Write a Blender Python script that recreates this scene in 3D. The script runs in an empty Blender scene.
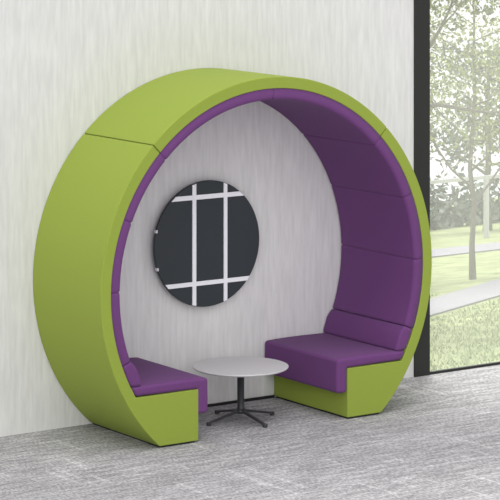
import bpy, bmesh, math, random
from mathutils import Vector, Matrix, noise
random.seed(7)
C = bpy.context.scene.collection
S = 1.35                      # metres per pod radius
R, ZC, D = 1.0*S, 0.7522*S, 0.648*S
LIP, PAD = 0.058*S, 0.056*S
RI = R-LIP                    # inner radius of the green shell
RP = RI-PAD                   # inner radius of the padding
PI = math.pi

# ------------------------------------------------------------ helpers
def lin(c):
    return tuple(((v/255)/12.92 if v/255 <= .04045 else ((v/255+.055)/1.055)**2.4) for v in c)+(1,)

def mat(name, rgb, rough=.6, spec=.5, noise_amt=0, noise_scale=50, stretch=(1,1,1), bump=0, bump_scale=400, sheen=0, metal=0, coord='Object'):
    m = bpy.data.materials.new(name); m.use_nodes = True
    nt = m.node_tree; N = nt.nodes; L = nt.links
    b = N['Principled BSDF']
    b.inputs['Base Color'].default_value = lin(rgb)
    b.inputs['Roughness'].default_value = rough
    b.inputs['Specular IOR Level'].default_value = spec
    b.inputs['Metallic'].default_value = metal
    if sheen: b.inputs['Sheen Weight'].default_value = sheen; b.inputs['Sheen Roughness'].default_value = .5
    tc = N.new('ShaderNodeTexCoord')
    if noise_amt:
        mp = N.new('ShaderNodeMapping'); mp.inputs['Scale'].default_value = stretch
        nz = N.new('ShaderNodeTexNoise'); nz.inputs['Scale'].default_value = noise_scale; nz.inputs['Detail'].default_value = 4
        rp = N.new('ShaderNodeValToRGB')
        lo = tuple(max(0, v*(1-noise_amt)) for v in lin(rgb)[:3])+(1,); hi = tuple(min(1, v*(1+noise_amt)) for v in lin(rgb)[:3])+(1,)
        rp.color_ramp.elements[0].position = .3; rp.color_ramp.elements[1].position = .7
        rp.color_ramp.elements[0].color = lo; rp.color_ramp.elements[1].color = hi
        L.new(tc.outputs[coord], mp.inputs['Vector']); L.new(mp.outputs[0], nz.inputs['Vector'])
        L.new(nz.outputs['Fac'], rp.inputs[0]); L.new(rp.outputs[0], b.inputs['Base Color'])
    if bump:
        n2 = N.new('ShaderNodeTexNoise'); n2.inputs['Scale'].default_value = bump_scale
        bp = N.new('ShaderNodeBump'); bp.inputs['Strength'].default_value = bump; bp.inputs['Distance'].default_value = .002
        L.new(tc.outputs[coord], n2.inputs['Vector']); L.new(n2.outputs['Fac'], bp.inputs['Height']); L.new(bp.outputs[0], b.inputs['Normal'])
    return m

def link(name, bm, m, parent=None, smooth=True):
    me = bpy.data.meshes.new(name)
    bmesh.ops.recalc_face_normals(bm, faces=bm.faces)
    bm.to_mesh(me); bm.free()
    if smooth:
        for p in me.polygons: p.use_smooth = True
    me.materials.append(m)
    o = bpy.data.objects.new(name, me); C.objects.link(o)
    if parent: o.parent = parent
    return o

def tag(o, label=None, cat=None, group=None, kind=None):
    for k, v in (('label', label), ('category', cat), ('group', group), ('kind', kind)):
        if v: o[k] = v
    return o

def empty(name, loc=(0,0,0)):
    o = bpy.data.objects.new(name, None); C.objects.link(o); o.location = loc
    o.empty_display_size = .1
    return o

def bevel(o, w, seg=4, ang=35):
    b = o.modifiers.new('bevel', 'BEVEL'); b.width = w; b.segments = seg
    b.limit_method = 'ANGLE'; b.angle_limit = math.radians(ang); b.harden_normals = False
    wn = o.modifiers.new('wn', 'WEIGHTED_NORMAL'); wn.keep_sharp = False
    return o

def box(bm, x0, x1, y0, y1, z0, z1):
    v = [bm.verts.new(p) for p in ((x0,y0,z0),(x1,y0,z0),(x1,y1,z0),(x0,y1,z0),(x0,y0,z1),(x1,y0,z1),(x1,y1,z1),(x0,y1,z1))]
    for f in ((0,3,2,1),(4,5,6,7),(0,1,5,4),(1,2,6,5),(2,3,7,6),(3,0,4,7)): bm.faces.new([v[i] for i in f])

def boxobj(name, dims, m, parent=None, bev=0, smooth=True):
    bm = bmesh.new(); box(bm, *dims); o = link(name, bm, m, parent, smooth)
    if bev: bevel(o, bev, 3)
    elif smooth:
        for p in o.data.polygons: p.use_smooth = False
    return o

def extrude_xz(name, pts, y0, y1, m, parent=None, bev=.01, seg=4, ang=35):
    """closed outline in the x-z plane, extruded along y"""
    bm = bmesh.new()
    a = [bm.verts.new((x, y0, z)) for x, z in pts]; b = [bm.verts.new((x, y1, z)) for x, z in pts]
    bm.faces.new(a); bm.faces.new(b[::-1])
    n = len(pts)
    for i in range(n): bm.faces.new((a[i], a[(i+1)%n], b[(i+1)%n], b[i]))
    o = link(name, bm, m, parent)
    if bev: bevel(o, bev, seg, ang)
    return o

def arc(r, a0, a1, n):
    return [(r*math.cos(math.radians(a0+(a1-a0)*i/n)), ZC+r*math.sin(math.radians(a0+(a1-a0)*i/n))) for i in range(n+1)]

def mirror(pts): return [(-x, z) for x, z in pts][::-1]

def lathe(name, prof, m, parent=None, n=64, loc=(0,0,0), smooth=True):
    bm = bmesh.new(); rings = []
    for r, z in prof:
        if r < 1e-6: rings.append([bm.verts.new((loc[0], loc[1], loc[2]+z))])
        else: rings.append([bm.verts.new((loc[0]+r*math.cos(2*PI*i/n), loc[1]+r*math.sin(2*PI*i/n), loc[2]+z)) for i in range(n)])
    for A, B in zip(rings, rings[1:]):
        for i in range(n):
            j = (i+1) % n
            if len(A) == 1: bm.faces.new((A[0], B[i], B[j]))
            elif len(B) == 1: bm.faces.new((A[i], A[j], B[0]))
            else: bm.faces.new((A[i], A[j], B[j], B[i]))
    o = link(name, bm, m, parent, smooth)
    return o

def tube(bm, pts, rad, n=8):
    rings = []
    up = Vector((.13, .31, .94)).normalized()
    for i, p in enumerate(pts):
        p = Vector(p); t = (Vector(pts[min(i+1, len(pts)-1)])-Vector(pts[max(i-1, 0)])).normalized()
        u = t.cross(up)
        if u.length < .05: u = t.cross(Vector((1, 0, 0)))
        u.normalize(); v = t.cross(u)
        rings.append([bm.verts.new(p+rad[i]*(math.cos(2*PI*k/n)*u+math.sin(2*PI*k/n)*v)) for k in range(n)])
    for A, B in zip(rings, rings[1:]):
        for k in range(n): bm.faces.new((A[k], A[(k+1)%n], B[(k+1)%n], B[k]))
    bm.faces.new(rings[0][::-1]); bm.faces.new(rings[-1])

# ------------------------------------------------------------ materials
GREEN = mat('green_fabric', (145, 162, 67), .85, .2, noise_amt=.05, noise_scale=300, bump=.15, bump_scale=900, sheen=.03)
PURPLE = mat('purple_fabric', (106, 62, 116), .8, .25, noise_amt=.06, noise_scale=250, bump=.15, bump_scale=900, sheen=.05)
BLACK = mat('black_plastic', (28, 28, 30), .5)
GRAPHITE = mat('graphite_metal', (52, 52, 55), .45, .5)
WHITE_TOP = mat('white_laminate', (202, 200, 201), .3, .5)
FRAME = mat('charcoal_frame', (50, 50, 49), .6, .2)
PANEL = mat('slate_panel', (50, 56, 60), .45, .35)
WBAR = mat('white_bar', (248, 248, 252), .45)
SILVER = mat('silver_clip', (215, 215, 218), .3, .6)

def wall_material():
    m = bpy.data.materials.new('streaked_wall'); m.use_nodes = True
    nt = m.node_tree; N = nt.nodes; L = nt.links; b = N['Principled BSDF']
    b.inputs['Roughness'].default_value = .75; b.inputs['Specular IOR Level'].default_value = .25
    tc = N.new('ShaderNodeTexCoord')
    def layer(sx, sz, lo, hi, p0, p1, detail=3):
        mp = N.new('ShaderNodeMapping'); mp.inputs['Scale'].default_value = (sx, 1, sz)
        nz = N.new('ShaderNodeTexNoise'); nz.inputs['Scale'].default_value = 1; nz.inputs['Detail'].default_value = detail
        rp = N.new('ShaderNodeValToRGB'); rp.color_ramp.elements[0].position = p0; rp.color_ramp.elements[1].position = p1
        rp.color_ramp.elements[0].color = (lo, lo, lo, 1); rp.color_ramp.elements[1].color = (hi, hi, hi, 1)
        L.new(tc.outputs['Object'], mp.inputs[0]); L.new(mp.outputs[0], nz.inputs[0]); L.new(nz.outputs['Fac'], rp.inputs[0])
        return rp.outputs[0]
    a = layer(36, 4.5, .88, 1.0, .32, .68)
    c = layer(14, .8, .94, 1.0, .3, .7)
    mx = N.new('ShaderNodeMix'); mx.data_type = 'RGBA'; mx.blend_type = 'MULTIPLY'; mx.inputs[0].default_value = 1
    L.new(a, mx.inputs[6]); L.new(c, mx.inputs[7])
    m2 = N.new('ShaderNodeMix'); m2.data_type = 'RGBA'; m2.blend_type = 'MULTIPLY'; m2.inputs[0].default_value = 1
    m2.inputs[7].default_value = lin((232, 231, 230)); L.new(mx.outputs[2], m2.inputs[6]); L.new(m2.outputs[2], b.inputs['Base Color'])
    return m

def carpet_material():
    m = bpy.data.materials.new('carpet'); m.use_nodes = True
    nt = m.node_tree; N = nt.nodes; L = nt.links; b = N['Principled BSDF']
    b.inputs['Roughness'].default_value = .95; b.inputs['Specular IOR Level'].default_value = .1
    tc = N.new('ShaderNodeTexCoord')
    def nz(scale, sx, sy, detail=3, rot=0):
        mp = N.new('ShaderNodeMapping'); mp.inputs['Scale'].default_value = (sx, sy, 1); mp.inputs['Rotation'].default_value = (0, 0, rot)
        t = N.new('ShaderNodeTexNoise'); t.inputs['Scale'].default_value = scale; t.inputs['Detail'].default_value = detail; t.inputs['Roughness'].default_value = .65
        L.new(tc.outputs['Object'], mp.inputs[0]); L.new(mp.outputs[0], t.inputs[0]); return t.outputs['Fac']
    def ramp(src, stops):
        rp = N.new('ShaderNodeValToRGB'); e = rp.color_ramp.elements
        while len(e) < len(stops): e.new(.5)
        for k, (p, v) in enumerate(stops): e[k].position = p; e[k].color = (v, v, v, 1)
        L.new(src, rp.inputs[0]); return rp.outputs[0]
    def mix(a, c, mode='MULTIPLY', f=1):
        x = N.new('ShaderNodeMix'); x.data_type = 'RGBA'; x.blend_type = mode; x.inputs[0].default_value = f
        L.new(a, x.inputs[6]); L.new(c, x.inputs[7]); return x.outputs[2]
    fine = ramp(nz(1, 65, 34, 3), [(.34, .58), (.66, 1.32)])
    mid = ramp(nz(1, 3.5, 21, 3), [(.37, .75), (.62, 1.10)])
    big = ramp(nz(1, 1.6, 5, 3), [(.3, .88), (.7, 1.06)])
    # light dashes along the planks
    dash = ramp(nz(1, 2.4, 18, 2), [(.60, 1.0), (.70, 1.25)])
    dash2 = ramp(nz(1, 13, 1.3, 2), [(.60, 1.0), (.68, 1.3)])
    # planks: brick pattern, tone differs a little from plank to plank
    br = N.new('ShaderNodeTexBrick'); br.inputs['Scale'].default_value = 1; br.inputs['Brick Width'].default_value = 1.0; br.inputs['Row Height'].default_value = .25
    br.inputs['Mortar Size'].default_value = .004; br.inputs['Mortar Smooth'].default_value = .3
    br.inputs['Color1'].default_value = (1.04, 1.04, 1.04, 1); br.inputs['Color2'].default_value = (.93, .93, .93, 1); br.inputs['Mortar'].default_value = (1.16, 1.16, 1.16, 1)
    L.new(tc.outputs['Object'], br.inputs['Vector'])
    c = mix(mix(mix(mix(mix(fine, mid), big), dash), dash2), br.outputs['Color'])
    base = N.new('ShaderNodeRGB'); base.outputs[0].default_value = lin((172, 170, 172))
    c = mix(c, base.outputs[0]); L.new(c, b.inputs['Base Color'])
    bp = N.new('ShaderNodeBump'); bp.inputs['Strength'].default_value = .35; bp.inputs['Distance'].default_value = .004
    L.new(fine, bp.inputs['Height']); L.new(bp.outputs[0], b.inputs['Normal'])
    return m

def glass_material():
    m = bpy.data.materials.new('veiled_glass'); m.use_nodes = True
    nt = m.node_tree; N = nt.nodes; L = nt.links; N.remove(N['Principled BSDF'])
    out = N['Material Output']
    tr = N.new('ShaderNodeBsdfTransparent'); tr.inputs[0].default_value = (.97, .98, .97, 1)
    tl = N.new('ShaderNodeBsdfTranslucent'); tl.inputs[0].default_value = (.95, .95, .93, 1)
    mx = N.new('ShaderNodeMixShader'); mx.inputs[0].default_value = .15  # milky share put in as bright haze, washes out the garden view
    L.new(tr.outputs[0], mx.inputs[1]); L.new(tl.outputs[0], mx.inputs[2]); L.new(mx.outputs[0], out.inputs[0])
    return m

# ------------------------------------------------------------ room
FX0, FX1, WX1 = 1.386*S, 1.492*S, 4.6*S       # window post and far end
WH = 8.0; HEAD = 3.1  # unseen upper wall made tall and window head lowered to cut off the sun
wb = bmesh.new(); box(wb, -6.5, FX0, 0, .22, 0, WH); box(wb, FX0, WX1+.14, 0, .22, HEAD, WH)
wall = link('wall_back', wb, wall_material(), None, False); tag(wall, kind='structure')
fl = boxobj('floor', (-6.5, WX1+.2, -7, .03, -.06, 0), carpet_material()); tag(fl, kind='structure')
glass = glass_material()
fr = bmesh.new()
box(fr, FX0, FX1, -.012, .14, 0, HEAD)
box(fr, FX1, WX1, -.002, .03, 0, .018)
box(fr, FX1, WX1, -.002, .14, HEAD-.12, HEAD)
box(fr, WX1, WX1+.14, -.002, .14, 0, HEAD)
w = link('window_1', fr, FRAME, None, False); tag(w, kind='structure')
pn = boxobj('pane', (FX1, WX1, .012, .018, .018, HEAD-.12), glass, w)

# ------------------------------------------------------------ seating pod
pod = empty('seating_pod', (-.007, -.004-D/2, 0))
tag(pod, 'round lime green seating pod with purple upholstered interior against the streaked wall', 'seating pod')
Y0, Y1 = -D/2, D/2            # pod-local y
aF = math.degrees(math.asin(-ZC/R))           # outer circle meets the floor
BX, BZ = .455*S, .258*S
zb = .012
aF2 = math.degrees(math.asin((zb-ZC)/R))
aN = math.degrees(math.asin((BZ-ZC)/RI))      # shell lining meets the seat ledge
gap = .12                                     # half seam in degrees
right = arc(R, aF2, 45-gap, 60) + arc(RI, 45-gap, aN, 50) + [(BX, BZ), (BX, zb)]
extrude_xz('shell_module', right, Y0, Y1, GREEN, pod, .006, 3)
extrude_xz('shell_module', [(-.446*S if abs(x+BX) < 1e-6 else x, z) for x, z in mirror(right)], Y0, Y1, GREEN, pod, .006, 3)
extrude_xz('shell_module', arc(R, 45+gap, 135-gap, 60) + arc(RI, 135-gap, 45+gap, 60), Y0, Y1, GREEN, pod, .006, 3)
for s in (1, -1):
    ox = math.sqrt(R*R-(zb-ZC)**2)
    boxobj('plinth', (min(s*BX, s*ox)+.012, max(s*BX, s*ox)-.012, Y0+.012, Y1-.012, 0, zb+.002), BLACK, pod)
boxobj('floor_strip', (-BX, BX, Y1-.012, Y1-.002, .0, .020), BLACK, pod, .002)  # thin black strip along the wall foot between the two bases

def pad(a0, a1, n):
    g = .10
    # rounded section in (radius, y), swept; the ends pinch in slightly to make a stitched crease
    ya, yb_ = Y0+.004, Y1-.004; rb = .024; sec = [(RI-.001, yb_), (RI-.001, ya)]
    for k in range(7): t = PI/2*k/6; sec.append((RP+rb-rb*math.sin(t)*1.0, ya+rb-rb*math.cos(t)))
    for k in range(7): t = PI/2*k/6; sec.append((RP+rb-rb*math.cos(t), yb_-rb+rb*math.sin(t)))
    cen = (sum(q[0] for q in sec)/len(sec), (ya+yb_)/2)
    angs = [a0, a0+.12, a0+.35] + [a0+.7+(a1-a0-1.4)*i/n for i in range(n+1)] + [a1-.35, a1-.12, a1]
    bm = bmesh.new(); rings = []
    for a in angs:
        e = min(a-a0, a1-a); q_ = max(0, 1-e/.7); d_ = .006*q_**2.2
        rings.append([bm.verts.new(((r+(d_ if r < RI-.01 else 0))*math.cos(math.radians(a)), y+(d_ if y < 0 else -d_), ZC+(r+(d_ if r < RI-.01 else 0))*math.sin(math.radians(a)))) for r, y in sec])
    m_ = len(sec)
    for A, B in zip(rings, rings[1:]):
        for i in range(m_): bm.faces.new((A[i], A[(i+1)%m_], B[(i+1)%m_], B[i]))
    bm.faces.new(rings[0]); bm.faces.new(rings[-1][::-1])
    return link('back_pad', bm, PURPLE, pod)
for a0, a1 in ((-21, 1), (1, 22.4), (22.4, 44.5), (44.5, 90), (90, 135), (135, 157.5), (157.5, 179), (179, 201)):
    pad(a0, a1, max(8, int((a1-a0)/1.4)))

# lumbar wedge and seat cushion, right profile, mirrored for the other bench
SZ = .309*S
aL = -21.1
aS = math.degrees(math.asin((SZ-ZC)/RI))
lumbar = arc(RI-.001, aS+.1, aL, 2) + [(RP*math.cos(math.radians(aL)), ZC+RP*math.sin(math.radians(aL))),
    (.806*S, .412*S), (.792*S, .392*S), (.780*S, .36*S), (.771*S, .335*S), (.765*S, SZ-.002)]
seat = arc(RI-.001, aS, aN+.3, 1) + [(BX-.001, BZ+.001), (BX-.001, .136*S), (.389*S, .136*S), (.387*S, .20*S), (.389*S, SZ-.003), (.46*S, SZ+.002), (.55*S, SZ+.004), (.65*S, SZ+.003), (.76*S, SZ)]
for prof, nm, bv in ((lumbar, 'lumbar_cushion', .02), (seat, 'seat_cushion', .022)):
    for f in (lambda p: p, mirror):
        extrude_xz(nm, f(prof), Y0-.002 if nm == 'seat_cushion' else Y0+.002, Y1-.004, PURPLE, pod, bv, 6, 40)

# ------------------------------------------------------------ coffee table
TX, TY = -.007*S, -.363*S
TH = .276*S
tb = empty('coffee_table', (TX, TY, 0))
tag(tb, 'low round white-topped table with black four-star base standing between the two benches', 'table')
tr = .242*S
lathe('tabletop', [(0, TH-.018), (tr-.018, TH-.018), (tr-.006, TH-.013), (tr, TH-.006), (tr-.001, TH-.002), (tr-.004, TH), (0, TH)], WHITE_TOP, tb, 96)
for p in bpy.data.objects['tabletop'].data.polygons: p.use_smooth = abs(p.normal.z) < .95
cr = .0175*S
lathe('column', [(0, .078), (cr*1.25, .078), (cr*1.1, .086), (cr, .10), (cr, TH-.026), (cr*2.6, TH-.022), (cr*2.6, TH-.0185), (0, TH-.0185)], GRAPHITE, tb, 32)
lathe('hub', [(0, .05), (cr*1.2, .05), (cr*1.5, .056), (cr*1.5, .070), (cr*1.25, .0785), (0, .0785)], GRAPHITE, tb, 32)
for k in range(4):
    a = math.radians(3+90*k); ca, sa = math.cos(a), math.sin(a)
    bm = bmesh.new(); L0 = .200*S; secs = []
    for t in [i/10 for i in range(11)]:
        x = .018+(L0-.018)*t; z = .066-.049*t**1.05; hw = .015-.002*t; hh = .010-.0035*t
        ring = []
        for q in range(10):
            b_ = 2*PI*q/10
            yy, zz = hw*math.copysign(abs(math.cos(b_))**.7, math.cos(b_)), hh*math.copysign(abs(math.sin(b_))**.7, math.sin(b_))
            ring.append(bm.verts.new((x*ca-yy*sa, x*sa+yy*ca, z+zz)))
        secs.append(ring)
    for A, B in zip(secs, secs[1:]):
        for q in range(10): bm.faces.new((A[q], A[(q+1)%10], B[(q+1)%10], B[q]))
    bm.faces.new(secs[0][::-1]); bm.faces.new(secs[-1])
    lg = link('leg', bm, GRAPHITE, tb)
    lathe('foot_pad', [(0, 0), (.015, 0), (.017, .004), (.017, .016), (.014, .0235), (.006, .026), (0, .026)], GRAPHITE, lg, 20, (L0*ca, L0*sa, 0))

# ------------------------------------------------------------ round panel on the wall
PX, PZ, PR = -.001*S, .853*S, .3245*S
pl = empty('round_wall_panel', (PX, -.0, PZ))
tag(pl, 'round dark slate panel crossed by four white bars, mounted on the wall inside the pod', 'wall panel')
yf, yb = -.072, -.050
bm = bmesh.new(); n = 128
prof = [(0, yb), (PR-.006, yb), (PR, yb-.004), (PR, yf+.004), (PR-.004, yf), (0, yf)]
rings = [[bm.verts.new((0, y, 0))] if r == 0 else [bm.verts.new((r*math.cos(2*PI*i/n), y, r*math.sin(2*PI*i/n))) for i in range(n)] for r, y in prof]
for A, B in zip(rings, rings[1:]):
    for i in range(n):
        j = (i+1) % n
        if len(A) == 1: bm.faces.new((A[0], B[i], B[j]))
        elif len(B) == 1: bm.faces.new((A[i], A[j], B[0]))
        else: bm.faces.new((A[i], A[j], B[j], B[i]))
disc = link('disc', bm, PANEL, pl)
for p in disc.data.polygons: p.use_smooth = abs(p.normal.y) < .9
def bar(x0, z0, x1, z1, w, h_=.006, quad=None):
    d = Vector((x1-x0, 0, z1-z0)); L_ = d.length; d.normalize(); nrm = Vector((-d.z, 0, d.x))*w/2
    a = Vector((x0, 0, z0)); b_ = Vector((x1, 0, z1))
    bm = bmesh.new(); vs = []
    for y in (yf+.001, yf-h_):
        vs.append([bm.verts.new(q+Vector((0, y, 0))) for q in ([Vector((u, 0, v)) for u, v in quad] if quad else (a-nrm, b_-nrm, b_+nrm, a+nrm))])
    bm.faces.new(vs[0]); bm.faces.new(vs[1][::-1])
    for i in range(4): bm.faces.new((vs[0][i], vs[0][(i+1)%4], vs[1][(i+1)%4], vs[1][i]))
    return link('bar', bm, WBAR, pl, False)
r_ = PR-.004
def chord(c): return math.sqrt(r_*r_-c*c)
for x, w_ in ((-.086*S-PX, .031), (.107*S-PX, .029)): a_, b_ = x-w_/2, x+w_/2; bar(x, -1, x, 1, w_, .007, [(a_, -chord(a_)), (b_, -chord(b_)), (b_, chord(b_)), (a_, chord(a_))])
for z, w_ in ((1.096*S-PZ, .032), (.653*S-PZ, .030)): a_, b_ = z-w_/2, z+w_/2; bar(-1, z, 1, z, w_, .006, [(-chord(a_), a_), (chord(a_), a_), (chord(b_), b_), (-chord(b_), b_)])
for z in (.939*S-PZ, .746*S-PZ):
    c = math.sqrt(PR*PR-z*z)
    boxobj('edge_clip', (-c-.006, -c+.010, yf-.004, yb+.004, z-.011, z+.011), SILVER, pl, .003)
for x, z in ((-.2, .2), (.2, .2), (-.2, -.2), (.2, -.2)):
    boxobj('wall_spacer', (x-.012, x+.012, yb-.001, -.0005, z-.012, z+.012), GRAPHITE, pl)

# ------------------------------------------------------------ outdoors (a lawn falling away from the building)
K = .1487
def gz(x, y): return -.02-K*max(0, y)
def ground_patch(name, poly, m, lift, kind='structure'):
    bm = bmesh.new(); f = bm.faces.new([bm.verts.new((x, y, gz(x, y)+lift)) for x, y in poly])
    r = bmesh.ops.extrude_face_region(bm, geom=[f]); 
    for v in [g for g in r['geom'] if isinstance(g, bmesh.types.BMVert)]: v.co.z -= .05
    o = link(name, bm, m, None, False); tag(o, kind=kind); return o
LAWN = mat('lawn', (140, 148, 108), .95, .1, noise_amt=.35, noise_scale=3, coord='Object')
PATH = mat('pale_paving', (140, 138, 146), .9, .1, noise_amt=.05, noise_scale=2)
ground_patch('lawn', [(FX0, .035), (45, .035), (75, 60), (0, 60), (-6, .24), (FX0, .24)], LAWN, 0)
def strip(name, a, b, c, d):
    """paving between the lines a-b and c-d, continued past both ends"""
    def ext(p, q, t): return (p[0]+(q[0]-p[0])*t, p[1]+(q[1]-p[1])*t)
    return ground_patch(name, [ext(a, b, -1.5), ext(a, b, 3), ext(c, d, 3), ext(c, d, -1.5)], PATH, .02)
strip('garden_path', (8.52, 8.15), (11.19, 10.2), (6.62, 5.76), (8.92, 7.39))
ground_patch('garden_path', [(5, 18.2), (40, 18.4), (40, 20.6), (5, 21.2)], PATH, .02)

GRASS = mat('grass_blades', (156, 168, 120), .9, .15, noise_amt=.2, noise_scale=2)
bm = bmesh.new()
for i in range(20000):
    x = random.uniform(2.05, 10); y = .08+random.random()**1.3*9
    # keep the blades off the path
    t = (y-(5.76+(x-6.62)*.709)); 
    if t > -.15 and y-(8.15+(x-8.52)*.768) < .15: continue
    z = gz(x, y); h = random.uniform(.02, .05); a = random.uniform(0, PI); w_ = random.uniform(.006, .014)
    lx, ly = random.uniform(-.04, .04), random.uniform(-.04, .04)
    v = [bm.verts.new((x-w_*math.cos(a), y-w_*math.sin(a), z-.005)), bm.verts.new((x+w_*math.cos(a), y+w_*math.sin(a), z-.005)), bm.verts.new((x+lx, y+ly, z+h))]
    bm.faces.new(v)
g = link('grass', bm, GRASS, None, False); tag(g, 'pale green grass blades covering the lawn outside the window', 'grass', kind='stuff')

BARK = mat('pale_bark', (122, 115, 108), .9, .1, noise_amt=.2, noise_scale=12, stretch=(1, 1, .2))
LEAF = [mat('leaf_light', (150, 157, 104), .7, .3, noise_amt=.5, noise_scale=5),
        mat('leaf_mid', (112, 119, 84), .7, .3, noise_amt=.5, noise_scale=5),
        mat('leaf_grey', (104, 112, 104), .7, .3, noise_amt=.5, noise_scale=5)]
def leaf(bm, p, s):
    u = Vector((random.gauss(0, 1), random.gauss(0, 1), random.gauss(0, 1))).normalized()
    v = u.cross(Vector((random.gauss(0, 1), random.gauss(0, 1), random.gauss(0, 1)))).normalized()
    bm.faces.new([bm.verts.new(p+u*s), bm.verts.new(p+v*s*.45), bm.verts.new(p-u*s), bm.verts.new(p-v*s*.45)])
def tree(x, y, clear, top, rad, tr_, nleaf, lsize, lm, label, group=None, lean=(0, 0), seed=1, nb=14, name='tree'):
    rs = random.Random(seed); random.seed(seed)
    root = empty(name, (x, y, gz(x, y)-.02)); tag(root, label, 'tree', group)
    tk = bmesh.new(); br = bmesh.new()
    pts = []; rr = []
    H = clear+(top-clear)*.75
    for i in range(9):
        t = i/8; pts.append((lean[0]*t+rs.uniform(-.04, .04)*H*.2*(i > 0), lean[1]*t+rs.uniform(-.04, .04)*H*.2*(i > 0), H*t)); rr.append(tr_*(1-.75*t)*(1.25 if i == 0 else 1))
    tube(tk, pts, rr, 10)
    link('trunk', tk, BARK, root)
    tips = []
    for k in range(nb):
        t = max(.0, min(.97, (clear*.9/H)+(1-clear*.9/H)*(k+.3)/nb)); i = min(7, int(t*8)); f = t*8-i
        p = Vector(pts[i]).lerp(Vector(pts[i+1]), f); a = k*2.4+rs.uniform(-.3, .3)
        ln = rad*rs.uniform(.65, 1.0)*(1-.35*t)
        q = [p]; r0 = tr_*(1-.75*t)*.55; rs_ = [r0]
        d = Vector((math.cos(a), math.sin(a), rs.uniform(.1, .75))).normalized()
        for s_ in range(1, 6):
            d = (d+Vector((rs.uniform(-.25, .25), rs.uniform(-.25, .25), rs.uniform(-.2, .22)))).normalized()
            q.append(q[-1]+d*ln/5); rs_.append(r0*(1-.85*s_/5))
            if s_ >= 2:
                e = (d+Vector((rs.uniform(-1, 1), rs.uniform(-1, 1), rs.uniform(-.5, .6)))).normalized()
                tq = [q[-1], q[-1]+e*ln*.16, q[-1]+(e+Vector((0, 0, .2)))*ln*.32]
                tube(br, tq, [rs_[-1]*.7, rs_[-1]*.45, rs_[-1]*.15], 5); tips.append(tq[-1]); tips.append(tq[1])
        tube(br, q, rs_, 6); tips.append(q[-1]); tips.append(q[3])
    link('branch_mass', br, BARK, root)['kind'] = 'stuff'
    fo = bmesh.new()
    for i in range(nleaf):
        p = rs.choice(tips)
        leaf(fo, p+Vector((rs.gauss(0, 1), rs.gauss(0, 1), rs.gauss(0, .8)))*rad*.13, lsize*rs.uniform(.6, 1.2))
    link('foliage', fo, lm, root, False)
    return root
tree(11.65, 11.18, 1.05, 4.9, 2.1, .042, 7500, .04, LEAF[0], 'slender young tree with pale straight trunk standing on the lawn beyond the near path', seed=3)
# big tree nearer the building, its trunk just behind the window post
tree(5.5, 4.55, 2.3, 6.0, 2.3, .07, 8500, .036, LEAF[1], 'broad tree near the window, crooked boughs reaching across the upper pane', seed=11, lean=(.1, .2), nb=14)
bg = [(21.2, 26.9, .9, 4.0, 1.7, 1), (25.6, 27.6, 1.0, 4.6, 1.8, 2), (30.0, 27.6, .9, 4.2, 1.8, 0), (16.6, 26.6, .9, 4.3, 1.8, 2), (34.6, 29.0, 1.0, 4.6, 1.9, 1), (12.0, 26.0, .9, 4.0, 1.8, 0)]
for i, (x, y, c_, t_, r__, lm) in enumerate(bg):
    tree(x, y, c_, t_, r__, .09, 2600, .085, LEAF[lm], 'distant leafy tree in the row at the far edge of the lawn', 'far row of trees', seed=20+i, nb=12)
# low hedge and post-and-rail fence at the far edge
HEDGE = LEAF[2]
bm = bmesh.new(); random.seed(5)
for i in range(9000):
    t = random.random(); x = 10+28*t; y = 31.6+.5*math.sin(x*.7)+max(-1, min(1, random.gauss(0, .35)))
    leaf(bm, Vector((x, y, gz(x, y)+abs(random.gauss(0, .45))+.05)), .13)
h = link('hedge', bm, HEDGE, None, False); tag(h, 'low grey green hedge along the far edge of the lawn', 'hedge')
FW = mat('weathered_fence', (196, 196, 198), .8, .2)
fe = empty('rail_fence', (24, 23.9, gz(24, 23.9))); tag(fe, 'pale post and rail fence crossing the far lawn in front of the hedge', 'fence')
for i in range(14):
    boxobj('post', (-9.06+i*1.5, -8.98+i*1.5, -.04, .04, -.05, 1.22), FW, fe)
for z in (1.15,):
    boxobj('rail', (-9.05, 10.5, -.02, .02, z, z+.07), FW, fe)

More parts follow.
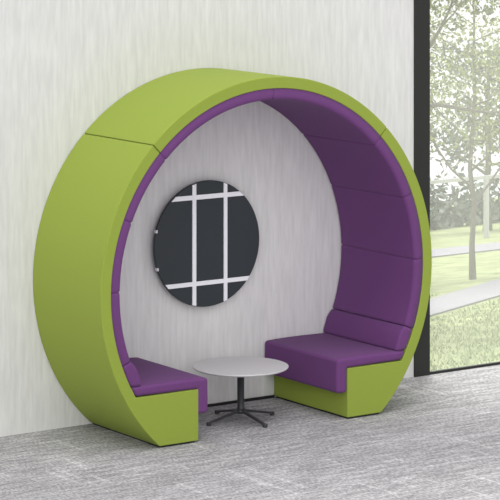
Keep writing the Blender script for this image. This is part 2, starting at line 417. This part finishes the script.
# ------------------------------------------------------------ light
sc = bpy.context.scene
wd = bpy.data.worlds.new('sky'); sc.world = wd; wd.use_nodes = True
N = wd.node_tree.nodes; L = wd.node_tree.links; bgN = N['Background']
tc = N.new('ShaderNodeTexCoord'); sp = N.new('ShaderNodeSeparateXYZ'); rp = N.new('ShaderNodeValToRGB')
L.new(tc.outputs['Generated'], sp.inputs[0]); L.new(sp.outputs['Z'], rp.inputs[0])
rp.color_ramp.elements[0].position = 0; rp.color_ramp.elements[0].color = (.62, .62, .63, 1)
rp.color_ramp.elements[1].position = 1; rp.color_ramp.elements[1].color = (.75, .75, .76, 1)
yr = N.new('ShaderNodeMapRange'); yr.interpolation_type = 'SMOOTHSTEP'      # the sky is brighter on the sun's side
yr.inputs['From Min'].default_value = .1; yr.inputs['From Max'].default_value = .6; yr.inputs['To Min'].default_value = 1.0; yr.inputs['To Max'].default_value = 1.75
vm = N.new('ShaderNodeVectorMath'); vm.operation = 'SCALE'
L.new(sp.outputs['Y'], yr.inputs['Value']); L.new(rp.outputs[0], vm.inputs[0]); L.new(yr.outputs[0], vm.inputs['Scale'])
L.new(vm.outputs[0], bgN.inputs['Color']); bgN.inputs['Strength'].default_value = 1.0
def sunlamp(name, energy, ang, d, col=(1, 1, 1)):
    l = bpy.data.lights.new(name, 'SUN'); l.energy = energy; l.angle = math.radians(ang); l.color = col
    o = bpy.data.objects.new(name, l); C.objects.link(o)
    o.rotation_euler = Vector(d).normalized().to_track_quat('-Z', 'Y').to_euler(); return o
sunlamp('sun', 4.0, 22, (-.3, -.45, -1), (1, .985, .95))            # over the building's far side: lights the garden and the glass
sunlamp('front_key', 1.0, 50, (.58, .88, -.36))                      # added wide key from the front left for wall and pod, no modelled source
sunlamp('overhead_fill', 1.6, 45, (.12, .1, -1))  # extra downward sun added to brighten the top of the pod

# ------------------------------------------------------------ camera
cam = bpy.data.cameras.new('camera'); co = bpy.data.objects.new('camera', cam); C.objects.link(co)
co.location = (-7.3164*S, -11.0609*S, 2.8214*S)
co.rotation_euler = (PI/2, 0, -.603)
cam.sensor_width = 36; cam.lens = 2569.6*36/500; cam.shift_y = -.77834; cam.clip_end = 300
sc.camera = co
vs = sc.view_settings
vs.view_transform = 'Standard'; vs.look = 'None'; vs.gamma = 1; vs.exposure = .1; vs.use_curve_mapping = False
